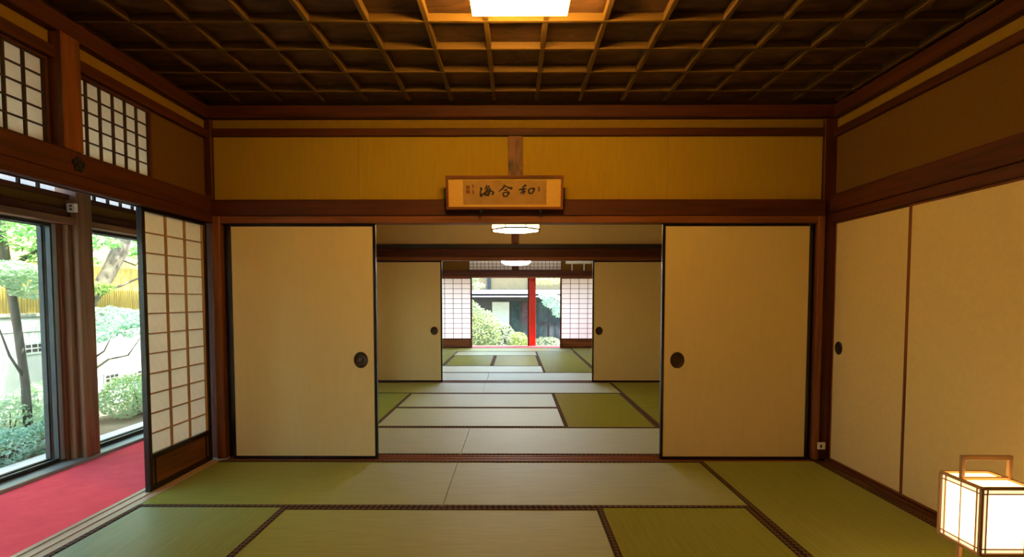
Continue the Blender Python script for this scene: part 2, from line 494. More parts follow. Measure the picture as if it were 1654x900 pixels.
# ------------------------------------------------------------------ partition between front and middle room
def partition(name, yf, label, dark=False):
    """yf = front plane of the upper wall"""
    w = E(name, (0, yf + 0.06, 1.78), label, 'wall', S)
    for (a, c) in ((-2.28, -1.182), (-1.182, -0.052), (0.055, 1.152), (1.152, 2.31)):
        B('wall_panel', a + 0.0008, c - 0.0008, yf + 0.02, yf + 0.10, 1.966, 2.445, 'fusuma2' if dark else 'plaster', w, 0.0015)
    B('short_post', -0.052, 0.055, yf + 0.0, yf + 0.12, 1.966, 2.445, 'knotty', w)
    B('upper_rail', -2.28, 2.31, yf - 0.01, yf + 0.12, 2.445, 2.50, 'beam_x', w, 0.004)
    B('plaster_band', -2.28, 2.31, yf + 0.02, yf + 0.10, 2.50, 2.575, 'band', w, 0)
    B('cornice', -2.36, 2.42, yf - 0.045, yf + 0.14, 2.57, 2.658, 'beam_x', w, 0.006)
    B('attic_board', -2.36, 2.42, yf + 0.02, yf + 0.10, 2.658, 3.02, 'band', w, 0)
    B('long_rail', -2.28, 2.31, yf - 0.045, yf + 0.12, 1.845, 1.966, 'beam_x', w, 0.006)
    if dark:
        B('dark_strip', -2.28, 2.31, yf - 0.055, yf + 0.12, 1.966, 2.03, 'ink', w, 0.003)  # black strip along the top of the long rail
    B('head_track', -2.28, 2.31, yf - 0.035, yf + 0.055, 1.791, 1.845, 'post_x', w, 0.003)
    B('corner_post', -2.36, -2.28, yf - 0.01, yf + 0.13, 0.0, 2.57, 'beam_z', w, 0.005)
    B('corner_post', 2.31, 2.42, yf - 0.01, yf + 0.13, 0.0, 2.57, 'beam_z', w, 0.005)
    B('jamb', -2.28, -2.215, yf - 0.045, yf + 0.09, 0.0, 1.845, 'post_z', w, 0.006)
    B('jamb', 2.262, 2.31, yf - 0.045, yf + 0.09, 0.0, 1.845, 'post_z', w, 0.006)
    return w
partition('wall_back', 4.06, 'partition wall above the front sliding doors')
partition('wall_middle', 7.895, 'partition wall above the second pair of sliding doors', dark=True)

# sliding paper doors
def hikite(parent, loc, axis, r=0.052):
    h = lathe('handle', [(r * 1.0, -0.001), (r * 1.04, 0.004), (r * 0.98, 0.007), (r * 0.86, 0.006), (r * 0.80, 0.002), (r * 0.5, 0.0015)], 'bronze', parent, loc, axis, 28, 1.14)
    lathe('handle_cup', [(r * 0.36, 0.0), (r * 0.36, 0.003), (r * 0.28, 0.004), (r * 0.12, 0.005)], 'bronze', h, Vector(loc) + {'-y': Vector((0, -0.0015, 0)), '-x': Vector((-0.0015, 0, 0))}[axis], axis, 20, 1.1)
    return h

def fusuma(name, ax, u0, u1, n0, thick, z1, label, hu, hz, frame='lacquer', fw=0.022, sgn=-1, paper='fusuma', z0=0.0):
    """n0 = visible face; sgn -1 when that face looks toward -n"""
    n1 = n0 + thick
    c = ((u0 + u1) / 2, (n0 + n1) / 2, z0) if ax == 'y' else ((n0 + n1) / 2, (u0 + u1) / 2, z0)
    d = E(name, c, label, 'door', S)
    fz = {'lacquer': ('lacquer',) * 2}.get(frame, (frame + '_z', frame + ('_x' if ax == 'y' else '_y')))
    P(ax, 'paper_panel', u0 + fw, u1 - fw, n0 + 0.004, n1 - 0.004, z0 + fw, z1 - fw, paper, d, 0)
    P(ax, 'stile', u0, u0 + fw, n0, n1, z0, z1, fz[0], d); P(ax, 'stile', u1 - fw, u1, n0, n1, z0, z1, fz[0], d)
    P(ax, 'rail', u0 + fw, u1 - fw, n0, n1, z0, z0 + fw, fz[1], d); P(ax, 'rail', u0 + fw, u1 - fw, n0, n1, z1 - fw, z1, fz[1], d)
    if hu is not None:
        loc = (hu, n0 + 0.004, hz) if ax == 'y' else (n0 + 0.004, hu, hz)
        hikite(d, loc, '-y' if ax == 'y' else '-x')
    return d
fusuma('door_1', 'y', -2.160, -1.050, 4.03, 0.030, 1.790, 'cream sliding door with black frame, garden side of front opening', -1.172, 0.762)
fusuma('door_2', 'y', 1.106, 2.226, 4.03, 0.030, 1.790, 'cream sliding door with black frame, closet side of front opening', 1.228, 0.762)
fusuma('door_16', 'y', -2.213, -1.075, 4.072, 0.030, 1.790, 'rear sliding leaf peeping out behind the garden-side cream door', None, 0, fw=0.045)
fusuma('door_17', 'y', 1.130, 2.262, 4.072, 0.030, 1.790, 'rear sliding leaf peeping out behind the closet-side cream door', None, 0, fw=0.045)
fusuma('door_3', 'y', -2.178, -1.078, 7.87, 0.030, 1.790, 'farther cream sliding door with black frame, garden side of the middle room', -1.196, 0.758)
fusuma('door_4', 'y', 1.140, 2.258, 7.87, 0.030, 1.790, 'farther cream sliding door with black frame, closet side of the middle room', 1.240, 0.758)

# closet wall on the inner side of the front room
wr = E('wall_right', (2.45, 1.2, 0), 'wall above the closet doors of the front room', 'wall', S)
B('wall_panel', 2.40, 2.48, -1.5, 4.05, 2.0, 2.43, 'sandwall', wr, 0)
B('upper_rail', 2.37, 2.48, -1.5, 4.05, 2.43, 2.485, 'beam_y', wr, 0.004)
B('plaster_band', 2.40, 2.48, -1.5, 4.05, 2.485, 2.56, 'band', wr, 0)
B('cornice', 2.34, 2.48, -1.5, 4.01, 2.56, 2.652, 'beam_y', wr, 0.006)
B('attic_board', 2.41, 2.48, -1.5, 14.2, 2.645, 3.02, 'band', wr, 0)
B('long_rail', 2.355, 2.48, -1.5, 4.05, 1.868, 2.0, 'beam_y', wr, 0.006)
B('head_track', 2.375, 2.48, -1.5, 4.05, 1.80, 1.868, 'beam_y', wr, 0.003)
B('backing', 2.46, 2.50, -1.5, 4.05, -0.04, 1.80, 'beam_y', wr, 0)
fusuma('door_5', 'x', 3.285, 4.045, 2.402, 0.03, 1.80, 'narrow cream closet door with round dark handle next to the corner post', 3.965, 0.86, 'post', 0.014, paper='fusuma2')
fusuma('door_6', 'x', 1.55, 3.283, 2.396, 0.03, 1.80, 'wide cream closet door behind the paper lantern', None, 0, 'post', 0.016, paper='fusuma2')
fusuma('door_7', 'x', -0.2, 1.548, 2.402, 0.03, 1.80, 'cream closet door beside the viewer', None, 0, 'post', 0.016, paper='fusuma2')
for o in bpy.data.objects:
    if o.name.startswith('handle') and o.parent and o.parent.name == 'door_5':
        o.scale = (1.0, 0.8, 0.8)

# back of the front room
wb = B('wall_front', -2.6, 2.6, -1.62, -1.52, -0.1, 3.02, 'fusuma2', bev=0); tag(wb, 'plain cream wall closing the front room behind the viewer', 'wall', S)
wx = B('wall_outer', 2.52, 2.60, -1.7, 14.45, -0.6, 3.02, 'plaster', bev=0); tag(wx, 'outer wall on the closet side of the house', 'wall', S)
wx = B('wall_foundation', -3.3, 2.5, 14.3, 14.4, -0.6, -0.12, 'concrete', bev=0); tag(wx, 'foundation under the far veranda edge', 'wall', S)
# inner side walls of the other rooms
w2 = B('wall_side', 2.43, 2.50, 4.15, 14.2, -0.1, 2.645, 'fusuma2', bev=0); tag(w2, 'plain cream inner wall of the middle and far rooms', 'wall', S)

# ------------------------------------------------------------------ ceilings
ce = E('ceiling', (0.003, 1.2, CEIL), 'dark coffered wooden ceiling of the front room', 'ceiling', S)
s = 0.31
ribx = [0.003 + 0.155 + s * k for k in range(-8, 8)]
ribx = [x for x in ribx if -2.30 < x < 2.36]
riby = [3.775 - s * k for k in range(0, 17)]
for x in ribx:
    B('rib', x - 0.014, x + 0.014, -1.5, 3.95, CEIL + 0.001, CEIL + 0.042, 'rib_y', ce, 0.003)
for y in riby:
    B('rib', -2.32, 2.39, y - 0.012, y + 0.012, CEIL, CEIL + 0.042, 'rib_x', ce, 0.003)
xe = [-2.33] + ribx + [2.40]
ye = [4.02] + riby + [-1.5]
for i in range(len(xe) - 1):
    for j in range(len(ye) - 1):
        if xe[i + 1] - xe[i] < 0.05: continue
        B('coffer_panel', xe[i] + 0.001, xe[i + 1] - 0.001, ye[j + 1] + 0.001, ye[j] - 0.001, CEIL + 0.043, CEIL + 0.058, 'coffer', ce, 0)
B('attic_floor', -2.4, 2.45, -1.55, 4.0, CEIL + 0.06, CEIL + 0.08, 'coffer', ce, 0)
for nme, (a, c), lb in (('ceiling', (4.1, 7.87), 'board ceiling of the middle room'), ('ceiling', (7.94, 13.5), 'board ceiling of the far room')):
    o = B(nme, -2.33, 2.43, a, c, CEIL, CEIL + 0.03, 'post_y', bev=0); tag(o, lb, 'ceiling', S)

# ------------------------------------------------------------------ garden-side wall of the front room
wl = E('wall_left', (-2.36, 1.2, 1.78), 'garden-side wall above the veranda opening of the front room', 'wall', S)
B('cornice', -2.40, -2.27, -1.5, 4.01, 2.56, 2.652, 'beam_y', wl, 0.006)
B('plaster_band', -2.40, -2.33, -1.5, 4.05, 2.485, 2.56, 'band', wl, 0)
B('upper_rail', -2.40, -2.295, -1.5, 4.05, 2.425, 2.485, 'beam_y', wl, 0.004)
B('long_rail', -2.40, -2.27, -1.5, 4.05, 1.86, 1.985, 'beam_y', wl, 0.006)
B('head_track', -2.40, -2.265, -1.5, 4.05, 1.812, 1.86, 'beam_y', wl, 0.003)
B('track_lip', -2.276, -2.262, -1.5, 4.05, 1.792, 1.812, 'beam_y', wl, 0.002)
B('track_lip', -2.318, -2.304, -1.5, 4.05, 1.796, 1.812, 'beam_y', wl, 0.002)
B('track_lip', -2.360, -2.346, -1.5, 4.05, 1.796, 1.812, 'beam_y', wl, 0.002)
B('wall_panel', -2.40, -2.335, 3.47, 4.05, 1.985, 2.425, 'sandwall', wl, 0)
B('short_post', -2.42, -2.265, 2.715, 2.835, 1.985, 2.56, 'post_z', wl, 0.004)
B('wall_panel', -2.40, -2.335, -1.5, 2.05, 1.985, 2.425, 'sandwall', wl, 0)
B('attic_board', -2.40, -2.33, -1.5, 14.2, 2.645, 3.02, 'band', wl, 0)
# nail-head ornament on the rail
orn = lathe('nail_cover', [(0.016, 0), (0.016, 0.008), (0.010, 0.012), (0.004, 0.014)], 'iron', wl, (-2.27, 2.80, 1.92), '+x', 14)
for k in range(5):
    a = 2 * math.pi * k / 5 + 0.3
    lathe('petal', [(0.0155, 0), (0.014, 0.006), (0.006, 0.009)], 'iron', orn, (-2.27, 2.80 + 0.026 * math.cos(a), 1.92 + 0.026 * math.sin(a)), '+x', 10)

def lattice(parent, ax, u0, u1, z0, z1, nu, nz, nface, ndepth, mat, bu, bz, paper, panes=True, back=0.0, mull=None):
    """kumiko bars standing proud of paper panes; nface = room-side face of the bars, ndepth = signed depth"""
    du, dz = (u1 - u0) / nu, (z1 - z0) / nz
    mz = mat + '_z'; mu = mat + ('_x' if ax == 'y' else '_y')
    for i in range(1, nu):
        u = u0 + du * i
        P(ax, 'lattice_bar', u - bu / 2, u + bu / 2, nface, nface + ndepth, z0, z1, mz, parent, 0.0008)
    for j in range(1, nz):
        z = z0 + dz * j
        P(ax, 'lattice_bar', u0, u1, nface + ndepth * 0.1, nface + ndepth, z - bz / 2, z + bz / 2, mu, parent, 0.0008)
    p0 = nface + ndepth; p1 = p0 + math.copysign(0.0015, ndepth)
    if panes:
        for i in range(nu):
            for j in range(nz):
                P(ax, 'paper_pane', u0 + du * i, u0 + du * (i + 1), p0, p1, z0 + dz * j, z0 + dz * (j + 1), paper, parent, 0)
    else:
        P(ax, 'paper_sheet', u0, u1, p0, p1, z0, z1, paper, parent, 0)

def frame(parent, ax, u0, u1, z0, z1, n0, n1, fw, mat, names=('stile', 'rail'), ft=None, fb=None):
    ft = ft or fw; fb = fb or fw
    if mat == 'lacquer': a = c = mat
    elif mat + '_z' in M: a, c = mat + '_z', mat + ('_x' if ax == 'y' else '_y')
    else: a = c = mat
    P(ax, names[0], u0, u0 + fw, n0, n1, z0, z1, a, parent); P(ax, names[0], u1 - fw, u1, n0, n1, z0, z1, a, parent)
    P(ax, names[1], u0 + fw, u1 - fw, n0, n1, z0, z0 + fb, c, parent); P(ax, names[1], u0 + fw, u1 - fw, n0, n1, z1 - ft, z1, c, parent)

# transom lattice windows
for nm, a, c, lb, nu in (('window_1', 2.845, 3.46, 'paper lattice transom window between short post and ochre wall panel', 6), ('window_2', 2.06, 2.705, 'paper lattice transom window before the short post, cut by the picture edge', 6)):
    w = E(nm, (-2.36, (a + c) / 2, 1.985), lb, 'window', S)
    frame(w, 'x', a, c, 1.985, 2.425, -2.40, -2.325, 0.016, 'beam')
    lattice(w, 'x', a + 0.016, c - 0.016, 2.001, 2.409, nu, 5, -2.338, -0.014, 'dkumiko', 0.011, 0.007, 'paper_hi')

# lattice door in the garden-side wall, two leaves slid together
def shoji(name, ax, u0, u1, nface, depth, z1, nu, nz, label, zk, frame_mat='lacquer', panes=True, paper='paper', kum='kumiko', bu=0.011, bz=0.008, skirt='skirt', fw=0.03, z0=0.0):
    n1 = nface + depth
    c = ((u0 + u1) / 2, nface + depth / 2, z0) if ax == 'y' else (nface + depth / 2, (u0 + u1) / 2, z0)
    d = E(name, c, label, 'door', S)
    frame(d, ax, u0, u1, z0, z1, nface, n1, fw, frame_mat, ft=0.022, fb=0.035)
    fm = frame_mat if frame_mat == 'lacquer' else frame_mat + ('_x' if ax == 'y' else '_y')
    P(ax, 'middle_rail', u0 + fw, u1 - fw, nface, n1, zk - 0.03, zk, fm, d)
    P(ax, 'skirting_board', u0 + fw, u1 - fw, nface + depth * 0.35, nface + depth * 0.7, z0 + 0.035, zk - 0.03, skirt, d, 0)
    for u in (u0 + fw + 0.035, u1 - fw - 0.035):
        P(ax, 'skirting_batten', u - 0.006, u + 0.006, nface + depth * 0.2, nface + depth * 0.35, z0 + 0.035, zk - 0.03, fm, d, 0.001)
    iu = 0.012
    km = kum + '_z'
    P(ax, 'inner_stile', u0 + fw, u0 + fw + iu, nface + depth * 0.25, nface + depth * 0.75, zk, z1 - 0.022, km, d, 0.001)
    P(ax, 'inner_stile', u1 - fw - iu, u1 - fw, nface + depth * 0.25, nface + depth * 0.75, zk, z1 - 0.022, km, d, 0.001)
    lattice(d, ax, u0 + fw + iu, u1 - fw - iu, zk, z1 - 0.022, nu, nz, nface + depth * 0.25, depth * 0.4, kum, bu, bz, paper, panes)
    return d
shoji('door_8', 'x', 3.31, 4.005, -2.305, -0.036, 1.792, 3, 12, 'black-framed paper lattice sliding door standing at the carpet edge', 0.235)
shoji('door_9', 'x', -1.2, 0.6, -2.305, -0.030, 1.792, 6, 12, 'closed lattice door behind the viewer on the garden side', 0.235, panes=False)
shoji('door_10', 'x', 0.6, 2.24, -2.305, -0.030, 1.792, 6, 12, 'lattice door beside the viewer on the garden side', 0.235, panes=False)  # unseen door, lengthened to hold daylight back from the front room

# garden-side walls of middle and far rooms (upper wall, lattice doors half open)
for nm, (a, c), lb in (('wall_side', (YA2 + 0.01, YB - 0.01), 'garden-side wall of the middle room'), ('wall_side', (YB2 + 0.01, YC - 0.01), 'garden-side wall of the far room')):
    w = E(nm, (-2.36, (a + c) / 2, 1.78), lb, 'wall', S)
    B('wall_panel', -2.40, -2.34, a, c, 1.985, 2.645, 'plaster', w, 0)
    B('long_rail', -2.40, -2.28, a, c, 1.78, 1.985, 'beam_y', w)
shoji('door_11', 'x', 4.20, 5.1, -2.305, -0.03, 1.777, 3, 12, 'lattice door of the middle room by the front partition', 0.235, panes=False)
shoji('door_12', 'x', 6.9, 7.78, -2.305, -0.03, 1.777, 3, 12, 'lattice door of the middle room by the second partition', 0.235, panes=False)
shoji('door_13', 'x', 8.02, 8.9, -2.305, -0.03, 1.777, 3, 12, 'lattice door of the far room by the second partition', 0.235, panes=False)

# ------------------------------------------------------------------ far wall of the far room
wc = E('wall_far', (0, YC2, 1.78), 'far wall with transom windows above the garden opening', 'wall', S)
B('long_rail', -2.33, 2.42, YC - 0.03, YC2 + 0.02, 1.80, 1.945, 'beam_x', wc, 0.005)
B('head_track', -2.33, 2.42, YC - 0.0, YC2, 1.765, 1.80, 'post_x', wc, 0.003)
B('wall_panel', -2.33, -1.17, YC + 0.03, YC2 - 0.03, 1.945, 2.645, 'sandwall', wc, 0)
B('wall_panel', 1.17, 2.42, YC + 0.03, YC2 - 0.03, 1.945, 2.645, 'sandwall', wc, 0)
B('wall_panel', -1.17, 1.17, YC + 0.03, YC2 - 0.03, 2.36, 2.645, 'sandwall', wc, 0)
B('attic_board', -2.33, 2.42, YC + 0.03, YC2 - 0.03, 2.645, 3.02, 'band', wc, 0)
B('short_post', -0.06, 0.075, YC - 0.02, YC2 - 0.03, 1.945, 2.36, 'beam_z', wc)
for nm, a, c, lb in (('window_3', -1.17, -0.06, 'small lattice transom over the far opening, bush side'), ('window_4', 0.075, 1.17, 'small lattice transom over the far opening, red post side')):
    w = E(nm, ((a + c) / 2, YC + 0.06, 1.945), lb, 'window', S)
    frame(w, 'y', a, c, 1.945, 2.36, YC + 0.03, YC2 - 0.03, 0.02, 'beam')
    lattice(w, 'y', a + 0.02, c - 0.02, 1.965, 2.34, 11, 5, YC + 0.05, 0.02, 'dkumiko', 0.010, 0.010, 'paper_far', False)
shoji('door_14', 'y', -2.25, -1.083, YC + 0.03, 0.03, 1.765, 5, 12, 'far lattice door with brown skirting beside the flowering bush', 0.24, 'beam', False, 'paper_far', 'dkumiko', 0.012, 0.010, 'post_x')
shoji('door_15', 'y', 1.13, 2.30, YC + 0.03, 0.03, 1.765, 5, 12, 'far lattice door with brown skirting, glowing pink near the red post', 0.24, 'beam', False, 'paper_far', 'dkumiko', 0.012, 0.010, 'post_x')
# white wall unit over the far lattice door
ac = E('wall_unit', (1.56, YC - 0.02, 2.03), 'white wall unit with two thin rods over the pink lattice door', 'wall unit')
B('housing', 1.26, 1.90, YC - 0.12, YC + 0.03, 2.11, 2.34, 'whitebox', ac, 0.015)
for x in (1.42, 1.72):
    B('rod', x - 0.012, x + 0.012, YC - 0.03, YC - 0.005, 1.946, 2.11, 'whitebox', ac, 0.002)

# ------------------------------------------------------------------ veranda
vf = B('floor', -3.42, -2.405, -1.5, 14.4, -0.12, -0.02, 'old_y', bev=0); tag(vf, 'wooden veranda floor under the red carpet', 'floor', S)
vf2 = B('floor', -2.40, 2.5, YC2 + 0.005, 14.4, -0.12, -0.02, 'old_x', bev=0); tag(vf2, 'wooden floor of the far veranda', 'floor', S)
cp = B('carpet', -3.235, -2.405, -1.45, 13.5, -0.02, -0.004, 'carpet', bev=0.004); tag(cp, 'long red felt carpet along the garden windows', 'carpet')
cp = B('carpet', -2.30, 2.4, YC2 + 0.02, 14.08, -0.02, -0.004, 'carpet', bev=0.004); tag(cp, 'red carpet strip across the far veranda', 'carpet')
vc = B('ceiling', -3.5, -2.41, -1.5, 14.4, 2.50, 2.53, 'old_y', bev=0); tag(vc, 'board ceiling of the veranda', 'ceiling', S)
vc = B('ceiling', -2.40, 2.5, YC2 + 0.0, 14.5, 2.50, 2.53, 'pale_x', bev=0); tag(vc, 'board ceiling of the far veranda', 'ceiling', S)
wo = E('wall_veranda', (-3.36, 4, 0), 'outer veranda wall framing the garden windows', 'wall', S)
posts = [0.35, 2.20, 4.05, 5.90, 7.75, 9.60, 11.45, 13.30]
for y in posts:
    B('post', -3.42, -3.255, y - 0.065, y + 0.075, -0.02, 2.50, 'old_z', wo, 0.005)
B('sill', -3.46, -3.24, -1.5, 14.3, -0.06, 0.018, 'alum', wo, 0.003)
B('sill_track', -3.40, -3.385, -1.5, 14.3, 0.018, 0.032, 'seal_rubber', wo, 0)
B('head_beam', -3.42, -3.275, -1.5, 14.3, 1.775, 1.825, 'old_y', wo, 0.004)
B('lintel', -3.42, -3.305, -1.5, 14.3, 1.825, 1.885, 'beam_y', wo, 0.004)
B('wall_panel', -3.40, -3.34, -1.5, 14.3, 1.885, 1.962, 'sandwall', wo, 0)
B('upper_beam', -3.42, -3.31, -1.5, 14.3, 1.962, 1.998, 'beam_y', wo, 0.003)
B('top_beam', -3.42, -3.29, -1.5, 14.3, 2.34, 2.50, 'old_y', wo, 0.003)
B('attic_board', -3.42, -3.36, -1.5, 14.4, 2.50, 3.02, 'band', wo, 0)
B('jamb', -3.40, -3.30, 3.945, 3.984, 0.018, 1.775, 'old_z', wo, 0.004)
B('jamb', -3.44, -3.34, 3.915, 3.944, 0.018, 1.775, 'post_z', wo, 0.004)
wi = 5
edges = [-1.5] + posts + [14.3]
for i in range(len(edges) - 1):
    a, c = edges[i] + 0.08, edges[i + 1] - 0.07
    if i < len(edges) - 2 and edges[i + 1] == 4.05: c -= 0.06
    word = ['beside the viewer', 'in the bay nearest the lattice transoms', 'showing the slender grey trunk', 'showing the leaning trunk', 'outside the middle room', 'at the second partition', 'outside the far room', 'in the far bay', 'at the veranda corner'][i]
    near = i in (2, 3)
    g = E('window_%d' % wi, (-3.37, (a + c) / 2, 0.02), 'tall glass garden window ' + word, 'window', S); wi += 1
    for k, xo in enumerate((-3.36, -3.42)):
        sx0, sx1 = xo - 0.028, xo + 0.0
        fw = 0.045
        e0, e1 = a, c - 0.005 * k
        P('x', 'sash_stile', e0, e0 + fw, sx0, sx1, 0.032, 1.772, 'alum', g, 0.004)
        P('x', 'sash_stile', e1 - fw, e1, sx0, sx1, 0.032, 1.772, 'alum', g, 0.004)
        P('x', 'gasket', e1 - fw - 0.014, e1 - fw, sx0 - 0.004, sx1 + 0.003, 0.032, 1.772, 'seal_rubber', g, 0.001)
        P('x', 'gasket', e0 + fw, e0 + fw + 0.014, sx0 - 0.004, sx1 + 0.003, 0.032, 1.772, 'seal_rubber', g, 0.001)
        P('x', 'sash_rail', e0 + fw, e1 - fw, sx0, sx1, 0.032, 0.05, 'seal_rubber', g, 0.002)
        P('x', 'sash_rail', e0 + fw, e1 - fw, sx0, sx1, 1.75, 1.772, 'seal_rubber', g, 0.002)
        P('x', 'pane', e0 + fw + 0.01, e1 - fw - 0.01, xo - 0.017, xo - 0.013, 0.05, 1.75, 'glass', g, 0)
    # upper transom of the outer wall
    t = E('window_%d' % wi, (-3.36, (a + c) / 2, 1.985), 'bright strip of small upper panes ' + word, 'window', S); wi += 1
    n = max(2, round((c - a) / 0.145))
    lattice(t, 'x', a, c, 1.998, 2.34, n, 3, -3.34, -0.02, 'dkumiko', 0.016, 0.012, 'paper_far', near)

# far veranda front
fb = E('wall_garden', (0, 14.35, 1.7), 'head beam and jambs of the far garden opening', 'wall', S)
B('head_beam', -3.4, 2.6, 14.28, 14.42, 1.80, 2.0, 'beam_x', fb)
B('wall_panel', -3.4, 2.6, 14.32, 14.38, 2.0, 3.02, 'plaster', fb, 0)
B('jamb', 0.335, 0.375, 14.16, 14.26, -0.02, 1.80, 'beam_z', fb)
B('post', -2.4, -2.25, 14.28, 14.42, -0.02, 1.8, 'beam_z', fb); B('post', 2.45, 2.6, 14.28, 14.42, -0.02, 1.8, 'beam_z', fb)
rp = E('trim_8', (0.46, 14.2, -0.004), 'post and head rail tinted red as by carpet bounce in the far garden opening', 'post', S)
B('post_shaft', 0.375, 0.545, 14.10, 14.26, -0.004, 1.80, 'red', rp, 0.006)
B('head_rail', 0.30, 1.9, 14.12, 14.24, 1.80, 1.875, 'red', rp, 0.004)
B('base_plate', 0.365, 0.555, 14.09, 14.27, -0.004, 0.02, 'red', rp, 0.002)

# ------------------------------------------------------------------ lamps
lp = E('ceiling_lamp', (0.022, 2.40, 2.57), 'square glowing white lamp under the coffered ceiling', 'lamp')
B('diffuser', -0.205, 0.249, 2.175, 2.625, 2.575, 2.583, 'lamp_main', lp, 0.002)
for (a, c, d, e) in ((-0.205, 0.249, 2.175, 2.183), (-0.205, 0.249, 2.617, 2.625), (-0.205, -0.197, 2.183, 2.617), (0.241, 0.249, 2.183, 2.617)):
    B('side_panel', a, c, d, e, 2.583, 2.645, 'lamp_side', lp, 0)
B('lid', -0.197, 0.241, 2.183, 2.617, 2.638, 2.645, 'whitebox', lp, 0)
B('mounting_box', -0.12, 0.164, 2.26, 2.54, 2.645, CEIL, 'kumiko_x', lp)

def octa(name, r0, r1, z0, z1, mat, parent, loc):
    return lathe(name, [(r0, z0), (r1, z1)], mat, parent, loc, '+z', 8, 1.0, False)
def rot_pts(r, n=8, a0=math.pi / 8):
    return [(r * math.cos(a0 + 2 * math.pi * k / n), r * math.sin(a0 + 2 * math.pi * k / n)) for k in range(n)]
l2 = E('pendant_lamp', (0.006, 6.12, 2.0), 'eight-sided glowing paper lamp hanging in the middle room', 'lamp')
vs = [(x, y, z) for z in (0.0, 0.14) for (x, y) in rot_pts(0.285)]
fs = [tuple(reversed(range(8))), tuple(range(8, 16))] + [(k, (k + 1) % 8, 8 + (k + 1) % 8, 8 + k) for k in range(8)]
mesh_obj('shade', vs, fs, 'lamp_mid', l2, (0.006, 6.12, 2.005))
pp = rot_pts(0.288)
for k in range(8):
    (x, y), (x2, y2) = pp[k], pp[(k + 1) % 8]
    for z in (2.005, 2.145):
        tube('frame_bar', [(0.006 + x, 6.12 + y, z), (0.006 + x2, 6.12 + y2, z)], 0.009, 'cord', l2, 6)
    tube('frame_bar', [(0.006 + x, 6.12 + y, 2.0), (0.006 + x, 6.12 + y, 2.15)], 0.006, 'cord', l2, 6)
tube('cord', [(0.006, 6.12, 2.14), (0.006, 6.12, CEIL)], 0.006, 'cord', l2, 6)
l3 = E('pendant_lamp', (0.018, 10.6, 1.89), 'round white glowing lamp hanging in the far room', 'lamp')
lathe('shade', [(0.12, 0.0), (0.22, 0.012), (0.28, 0.045), (0.30, 0.10), (0.30, 0.22)], 'lamp_far', l3, (0.018, 10.6, 1.90), '+z', 32)
tube('cord', [(0.018, 10.6, 2.12), (0.018, 10.6, CEIL)], 0.006, 'cord', l3, 6)

# floor lantern
al = E('floor_lantern', (1.915, 2.15, 0), 'glowing paper floor lantern with wooden carrying handle', 'lantern')
ax0, ax1, ay0, ay1, az0, az1 = 1.815, 2.015, 2.05, 2.25, 0.222, 0.486
B('paper_shade', ax0 + 0.004, ax1 - 0.004, ay0 + 0.004, ay1 - 0.004, az0 + 0.004, az1 - 0.004, 'andon', al, 0)
f = 0.0058
for x in (ax0, ax1):
    for y in (ay0, ay1):
        B('corner_bar', x - f, x + f, y - f, y + f, az0, az1, 'kumiko_z', al, 0.001)
for z in (az0, az1):
    for y in (ay0, ay1):
        B('edge_bar', ax0, ax1, y - f, y + f, z - f, z + f, 'kumiko_x', al, 0.001)
    for x in (ax0, ax1):
        B('edge_bar', x - f, x + f, ay0, ay1, z - f, z + f, 'kumiko_y', al, 0.001)
t = 0.0022; q = 0.024
for y in (ay0 + 0.002, ay1 - 0.002):
    for z in (az0 + q * 0.9, az1 - q):
        B('lattice_bar', ax0, ax1, y - t, y + t, z - t, z + t, 'kumiko_x', al, 0)
    for x in (ax0 + q, ax1 - q):
        B('lattice_bar', x - t, x + t, y - t, y + t, az0, az1, 'kumiko_z', al, 0)
for x in (ax0 + 0.002, ax1 - 0.002):
    for z in (az0 + q * 0.9, az1 - q):
        B('lattice_bar', x - t, x + t, ay0, ay1, z - t, z + t, 'kumiko_y', al, 0)
    for y in (ay0 + q, ay1 - q):
        B('lattice_bar', x - t, x + t, y - t, y + t, az0, az1, 'kumiko_z', al, 0)
hy = (ay0 + ay1) / 2
for x in (ax0 + 0.0025, ax1 - 0.0025):
    B('lattice_bar', x - 0.001, x + 0.001, hy - 0.0025, hy + 0.0025, az0, az1, 'pale_z', al, 0)
e_ = 0.0006  # thin strips over the shade edges that carry the painted glow falloff
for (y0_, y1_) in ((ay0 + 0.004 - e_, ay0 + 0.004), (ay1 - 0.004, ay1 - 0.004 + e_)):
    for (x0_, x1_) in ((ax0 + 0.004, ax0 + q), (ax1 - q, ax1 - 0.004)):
        B('dim_edge_strip', x0_, x1_, y0_, y1_, az0 + 0.004, az1 - 0.004, 'andon_edge_dim', al, 0)
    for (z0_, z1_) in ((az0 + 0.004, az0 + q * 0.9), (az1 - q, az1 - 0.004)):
        B('dim_edge_strip', ax0 + q, ax1 - q, y0_, y1_, z0_, z1_, 'andon_edge_dim', al, 0)
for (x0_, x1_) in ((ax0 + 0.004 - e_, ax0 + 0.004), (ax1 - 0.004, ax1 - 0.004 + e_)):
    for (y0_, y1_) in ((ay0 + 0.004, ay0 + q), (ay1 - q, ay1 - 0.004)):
        B('dim_edge_strip', x0_, x1_, y0_, y1_, az0 + 0.004, az1 - 0.004, 'andon_edge_dim', al, 0)
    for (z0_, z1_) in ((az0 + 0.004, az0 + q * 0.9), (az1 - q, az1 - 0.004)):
        B('dim_edge_strip', x0_, x1_, ay0 + q, ay1 - q, z0_, z1_, 'andon_edge_dim', al, 0)
for x in (ax0 + 0.004, ax1 - 0.004):
    B('handle_post', x - 0.007, x + 0.007, hy - 0.007, hy + 0.007, az1, 0.585, 'kumiko_z', al, 0.001)
    B('leg', x - 0.008, x + 0.008, hy - 0.008, hy + 0.008, 0.02, az0, 'kumiko_z', al, 0.001)
    B('foot', x - 0.012, x + 0.012, ay0 - 0.01, ay1 + 0.01, 0.0, 0.02, 'kumiko_y', al, 0.002)
